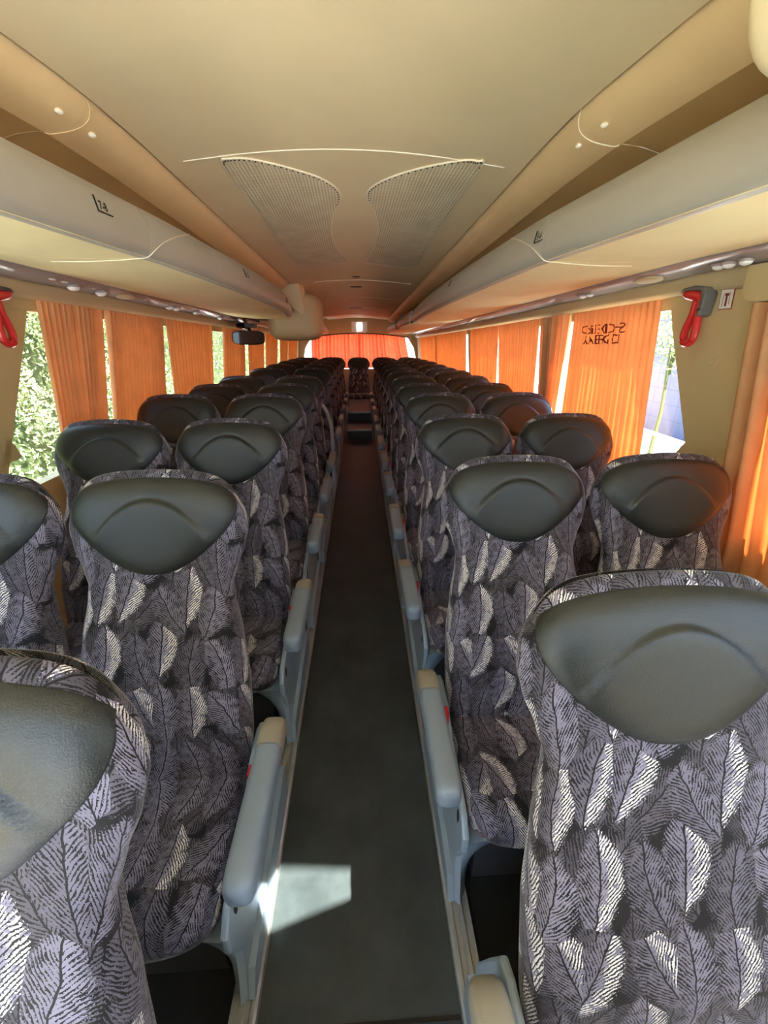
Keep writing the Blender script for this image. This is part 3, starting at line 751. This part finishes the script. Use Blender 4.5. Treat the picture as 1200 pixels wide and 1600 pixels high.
def make_seat(side):
    """side +1: aisle on +x, -1: aisle on -x, 0: no armrest"""
    root = empty('coach_seat')
    pillow(lambda t, v, s_: bpos(t, v, s_)[0], 44, 92, 'backrest', 'fabric', root)
    make_pad(root)
    pillow(cush, 26, 26, 'seat_cushion', 'fabric', root)
    mb = MB(); mb.box((0, -.10, .135), (.17, .16, .135)); mb.build('seat_base', 'metal', root, smooth=False)
    if side:
        s = side; xa = s*.285
        # armrest
        mb = MB(); ys = [(-.365, .0), (-.363, .6), (-.356, .85), (-.343, .97), (-.315, 1), (-.22, 1), (-.1, 1), (-.065, 1)]
        mb.loft([se(xa, .502+.004*(-y/.4), .031*max(.05, k), .034*max(.05, k), y) for y, k in ys]); arm = mb.build('armrest', 'arm', root, sharp=60)
        mb = MB(); ys = [(-.063, 1, .5035), (-.03, 1.0, .503), (.0, .98, .499), (.025, .92, .490), (.04, .7, .480), (.046, .1, .474)]
        mb.loft([se(xa, z_, .032*max(.05, k)*1.0, .037*max(.05, k), y) for y, k, z_ in ys]); cp = mb.build('armrest_cap', 'capm', arm, sharp=60); cp['label'] = 'tan rear end of the armrest'
        # side panel below the armrest
        out = catmull([(.16, .034), (.165, .20), (.12, .34), (.085, .44), (.05, .455), (-.04, .445), (-.12, .40), (-.24, .385), (-.31, .37), (-.345, .33), (-.345, .28), (-.315, .22), (-.295, .16), (-.305, .09), (-.335, .034)][::1], 1, False)
        poly = [(p.x, p.y) for p in [Vector((a, b, 0)) for a, b in [(q[0], q[1]) for q in out]]]
        mb = MB(); xi, xo = s*.222, s*.240
        n_ = len(poly); cxp = sum(p[0] for p in poly)/n_
        mb.prism([(xi, y, z) for y, z in poly], (xo-xi, 0, 0)); pn = mb.build('side_panel', 'plastic', root, smooth=False)
        bv = pn.modifiers.new('bevel', 'BEVEL'); bv.width = .006; bv.segments = 2; bv.limit_method = 'ANGLE'; bv.angle_limit = .9
        mb = MB(); mb.loft([[(xo+s*d, y_, z_) for y_, z_ in [(-.290+.010*k*math.cos(a*PI/8), .335+.022*k*math.sin(a*PI/8)) for a in range(16)]] for d, k in ((-.002, 1), (.001, 1))]); mb.build('panel_slot', 'dark', root)
        mb = MB(); mb.prism([(s*.230, .05, .36), (s*.230, -.10, .36), (s*.262, -.12, .475), (s*.262, .05, .475)], (s*.022, 0, 0)); mb.build('armrest_bracket', 'plastic', root, smooth=False)
        # flared leg under the cushion
        mb = MB(); rr = []
        for k in range(9):
            t = k/8; z = .034+(.285-.034)*t; xin = .205-.105*t**2.2; yf = -.285-.045*(1-t)**2-.035*t**3
            rr.append([(s*xin, yf+.02, z), (s*(xin+.02), yf, z), (s*.224, yf-.01, z), (s*.238, yf, z), (s*.239, .02, z), (s*xin, .02, z)])
        mb.loft(rr); mb.build('leg', 'plastic', root, sharp=50)
        # lower foot flare over the trim
        mb = MB(); mb.prism([(xo, .16, .034), (xo, -.33, .034), (xo, -.30, .10), (xo, .16, .16)], (s*.016, 0, 0)); mb.build('foot_cover', 'plastic', root, smooth=False)
        mb = MB(); mb.box((s*.238, -.075, .440), (.007, .014, .022)); mb.build('belt_buckle', 'red', root, smooth=False)
    return root
def dup(root, loc, zs):
    r = root.copy(); sc.collection.objects.link(r); r.location = loc; r.scale = (1, 1, zs)
    for ch in list(root.children):
        c = ch.copy(); sc.collection.objects.link(c); c.parent = r
        for g in list(ch.children):
            d = g.copy(); sc.collection.objects.link(d); d.parent = c
    return r
proto = {k: make_seat(k) for k in (0, 1, -1)}; used = set()
ZTOP = max(v.co.z for v in proto[0].children[0].data.vertices)
ORD = ['', 'front', 'second', 'third', 'fourth', 'fifth', 'sixth', 'seventh', 'eighth', 'ninth', 'tenth', 'eleventh', 'twelfth']
def seat(kind, x, yh, drop_h, label, group):
    ztop = 1.48-drop_h; zs = ztop/ZTOP; loc = (x, yh-.265, 0)
    if kind not in used: used.add(kind); o = proto[kind]; o.location = loc; o.scale = (1, 1, zs)
    else: o = dup(proto[kind], loc, zs)
    tag(o, label, 'seat', group)
RY = [(1, .556, .341), (2, 1.236, .341), (3, 1.916, .335), (4, 2.58, .325), (5, 3.23, .338), (6, 3.83, .338), (7, 4.45, .344), (8, 5.06, .360), (9, 5.7, .366), (10, 6.42, .372), (11, 7.2, .39), (12, 8.1, .41)]
LY = [(1, .395, .321), (2, 1.075, .321), (3, 1.755, .315), (4, 2.435, .305), (5, 3.13, .325), (6, 3.80, .330), (7, 4.90, .345), (8, 5.70, .355), (9, 6.50, .365), (10, 7.30, .38), (11, 8.15, .40)]
for side, rows, sg in (('right', RY, 1), ('left', LY, -1)):
    for r, y, h in rows:
        for kind, x, nm in ((-sg, .500, 'aisle'), (0, .972, 'window')):
            xx = sg*x
            if side == 'left' and r == 1: xx += .047
            ex = ''
            if r == 1: ex = 'nearest the camera'
            lab = '%s-row coach seat on the %s, %s side, feather fabric with dark headrest' % (ORD[r], side, nm)
            if r == 1 and nm == 'aisle': lab = 'big nearest %s seat in feather fabric, filling the lower %s corner' % (side, side)
            if r == 1 and nm == 'window': lab = 'front %s window seat, only its edge showing behind the nearest seat' % side
            seat(kind, xx, y, h, lab, 'coach seats on the %s' % side)
for k, nm in ((-2, 'leftmost'), (-1, 'left of centre'), (0, 'centre'), (1, 'right of centre'), (2, 'rightmost')):
    seat(0, .495*k, 9.13, .450, 'rear bench seat, %s of the five against the rear curtains' % nm if k else 'middle seat of the rear bench, facing straight down the aisle', 'rear bench seats')

# ------------------------------------------------------------------ rear steps
for (y0, z0, z1, d, lb) in ((6.3, 0, .155, .69, 'lower rear step with a pale front edge at the end of the aisle'), (7.0, .0, .30, 1.40, 'upper rear step below the middle rear seat')):
    root = empty('aisle_step', (0, y0+d/2, 0))
    mb = MB(); mb.box((0, 0, z1/2), (.180, d/2, z1/2)); mb.build('step_block', 'step', root, smooth=False)
    mb = MB(); mb.box((0, -d/2-.004, z1-.012), (.180, .006, .014)); mb.build('step_nosing', 'alu', root, smooth=False)
    tag(root, lb, 'step', 'steps at the rear of the aisle')

# ------------------------------------------------------------------ handrail, mirror, hammers, sticker
mb = MB(); pth = catmull([(-.262, 4.16, .034), (-.262, 4.16, .30), (-.262, 4.15, .60), (-.275, 4.13, .70), (-.305, 4.10, .80), (-.345, 4.06, .87), (-.40, 4.02, .91)], 6)
mb.tube(pth, .017, 12); tag(mb.build('handrail', 'chrome'), 'curved shiny handrail beside the aisle on the left', 'handrail')
root = empty('interior_mirror', (-1.0, 4.3, 1.44))
mb = MB(); mb.ball((0, 0, 0), (.15, .035, .062), 28, 14, .55); mb.build('mirror_shell', 'black', root)
mb = MB(); mb.loft([[(.135*math.copysign(abs(math.cos(a*PI/16))**.5, math.cos(a*PI/16)), y, .052*math.copysign(abs(math.sin(a*PI/16))**.5, math.sin(a*PI/16))) for a in range(32)] for y in (-.028, -.037)]); mb.build('mirror_glass', 'mirror', root)
mb = MB(); mb.tube([(.02, .01, .05), (.0, .02, .10), (-.03, .03, .16)], .016, 10); mb.build('mirror_arm', 'black', root)
mb = MB(); mb.box((.03, .02, .105), (.05, .03, .018)); mb.build('mirror_bracket', 'black', root, smooth=False)
tag(root, 'black interior mirror hanging below the left service panel', 'mirror')
mb = MB(); mb.ball((-1.085, 4.50, 1.545), (.06, .12, .03), 16, 8, .7); tag(mb.build('mirror_mount', 'black'), 'dark mount on the left panel above the hanging mirror', 'mount')

def hammer(s, y0, z0, sgn, label):
    # local: a along the wall (towards the rear +), b up
    x0 = s*wallx(z0)
    root = empty('emergency_hammer', (x0, y0, z0)); q = lambda a, b, d: Vector((-s*d, a, b))
    # handle: a closed long loop
    loop = [(.004, .035), (.008, -.015), (.022, -.055), (.025, -.082), (.014, -.103), (-.006, -.106), (-.022, -.092), (-.025, -.065), (-.018, -.018), (-.016, .035)]
    pts = catmull([(q(a, b, .034)) for a, b in loop], 5)
    mb = MB(); mb.tube(pts, .0125, 10); mb.build('handle', 'red', root)
    mb = MB(); mb.tube([q(-.018, .036, .034), q(.01, .042, .036), q(.045, .048, .036), q(.068, .052, .034)], [.016, .017, .016, .010], 12); mb.build('hammer_head', 'red', root)
    mb = MB(); pl = [(-.02, .02), (.01, .09), (.06, .095), (.085, .072), (.05, .078), (.0, .066), (-.02, .05)]
    pl = [(-.040, .010), (-.043, .045), (-.034, .066), (.02, .074), (.07, .070), (.084, .056), (.06, .062), (-.016, .056), (-.022, .035), (-.022, -.024), (-.034, -.020), (-.038, -.008)]
    mb.prism([q(a, b, .002) for a, b in pl], q(0, 0, .045)); hd = mb.build('holder', 'holder', root, smooth=False)
    bv = hd.modifiers.new('bevel', 'BEVEL'); bv.width = .006; bv.segments = 2
    mb = MB(); mb.prism([q(a, b, .046) for a, b in ((-.038, -.001), (-.022, -.004), (-.022, .0), (-.039, .003))], q(0, 0, .0025)); mb.build('holder_clip', 'dark', root, smooth=False)
    tag(root, label, 'hammer', 'red emergency hammers')
hammer(1, 1.525, 1.553, 1, 'red emergency hammer in a grey holder on the right olive pillar')
hammer(-1, 1.63, 1.552, 1, 'red emergency hammer cut off at the left photo edge')
root = empty('hammer_sticker', (wallx(1.58)-.001, 1.440, 1.58)); root.rotation_euler = (0, -.09, 0)
mb = MB(); mb.box((0, 0, 0), (.001, .0265, .030)); mb.build('sticker_border', 'maroon', root, smooth=False)
mb = MB(); mb.box((-.0008, 0, 0), (.001, .024, .0275)); mb.build('sticker_sheet', 'sticker', root, smooth=False)
mb = MB(); mb.box((-.0016, -.001, -.006), (.001, .0035, .015)); mb.box((-.0016, -.001, .013), (.001, .0075, .004)); mb.build('hammer_drawing', 'maroon', root, smooth=False)
mb = MB()
for a, b in ((.012, .008), (-.013, -.006), (.013, -.012), (-.012, .010)): mb.box((-.0012, a, b), (.001, .002, .010))
mb.build('crack_drawing', 'rail', root, smooth=False)
tag(root, 'small white sticker with a red hammer drawing on the right pillar', 'sticker')
mb = MB(); z = 1.391; pts = [Vector((wallx(z+.017*math.sin(a*PI/10))-.0006, 1.445+.016*math.cos(a*PI/10), z+.017*math.sin(a*PI/10))) for a in range(21)]
mb.tube(pts, .0016, 5); mb.tube([Vector((wallx(z-.01)-.0006, 1.452, z-.01)), Vector((wallx(z+.012)-.0006, 1.447, z+.012)), Vector((wallx(z+.008)-.0006, 1.438, z+.008))], .0016, 5)
tag(mb.build('recycling_mark', 'wall'), 'faint round embossed mark on the right olive pillar', 'mark')

# ------------------------------------------------------------------ outside
mb = MB(); mb.box((0, 4, -1.32), (40, 40, .02)); struct(mb.build('ground', 'ground', smooth=False))
# leafy bank to the left
rnd = random.Random(3)
mb = MB(); mb.grid([[(-5.0-.3*math.sin(j*1.7+i)-.13*i, -3+j*.5, -1.3+i*.78) for j in range(76)] for i in range(9)])
root = empty('hedge', (-4.4, 4, -1.3)); 
core = mb.build('hedge_core', 'core', root); core.location = -Vector(root.location)
v = []; f = []
for k in range(52000):
    i = rnd.random(); y = rnd.uniform(-1, 10) if k % 4 else rnd.uniform(10, 34); z = -1.3+6.3*i
    p = Vector((-4.05-.5*math.sin(y*3.4+i*14)*.6-1.2*i+rnd.uniform(-.45, .3), y, z))
    d = Vector((rnd.gauss(0, 1), rnd.gauss(0, 1), rnd.gauss(0, 1))).normalized(); e = d.cross(Vector((rnd.gauss(0, 1), rnd.gauss(0, 1), rnd.gauss(0, 1)))).normalized()
    L_, W_ = rnd.uniform(.022, .05), rnd.uniform(.012, .024); b = len(v); nn = d.cross(e)*.012
    v += [tuple(p-d*L_), tuple(p+e*W_+nn), tuple(p+d*L_), tuple(p-e*W_+nn)]; f += [(b, b+1, b+2), (b, b+2, b+3)]
o = mk('foliage', v, f, 'leaf', root, False); o.location = -Vector(root.location); o['kind'] = 'stuff'
tag(root, 'sunlit green hedge outside the left windows', 'hedge')
# clad building, railing and a small tree to the right
root = empty('building', (9.0, 4, -1.3))
mb = MB(); mb.box((.2, 0, 1.9), (.2, 11, 1.9)); mb.build('clad_wall', 'facade', root, smooth=False)
mb = MB(); mb.box((-.04, 0, 2.35), (.05, 11, .03)); mb.build('wall_band', 'white', root, smooth=False)
tag(root, 'pale lilac panelled building outside the right window', 'building')
root = empty('railing', (5.6, 3, -1.3))
mb = MB(); mb.tube([(0, -5, 1.02), (0, 7, 1.02)], .035, 8); mb.build('top_rail', 'white', root)
for k in range(9):
    mb = MB(); mb.tube([(0, -5+k*1.5, 0), (0, -5+k*1.5, 1.02)], .02, 8); mb.build('post', 'white', root)
tag(root, 'low white railing outside the right window', 'railing')

root = empty('tree', (7.2, 9.9, -1.3))
mb = MB(); mb.tube([(0, 0, 0), (.03, 0, 1.0), (-.02, .05, 2.0), (.05, 0, 3.2)], [.045, .04, .03, .012], 8); mb.tube([(0, 0, 1.9), (.3, .35, 2.7)], [.035, .012], 6); mb.tube([(-.02, .03, 1.7), (-.35, -.3, 2.6)], [.035, .012], 6); mb.build('trunk', 'core', root)
v = []; f = []
for k in range(1500):
    p = Vector((rnd.gauss(0, .42), rnd.gauss(0, .42), 2.85+rnd.gauss(0, .42)))
    d = Vector((rnd.gauss(0, 1), rnd.gauss(0, 1), rnd.gauss(0, 1))).normalized(); e = d.cross(Vector((rnd.gauss(0, 1), rnd.gauss(0, 1), rnd.gauss(0, 1)))).normalized()
    b = len(v); nn = d.cross(e)*.01
    v += [tuple(p-d*.06), tuple(p+e*.03+nn), tuple(p+d*.06), tuple(p-e*.03+nn)]; f += [(b, b+1, b+2), (b, b+2, b+3)]
o = mk('crown', v, f, 'leaf', root, False); o['kind'] = 'stuff'
tag(root, 'small leafy tree in front of the building outside the right window', 'tree')
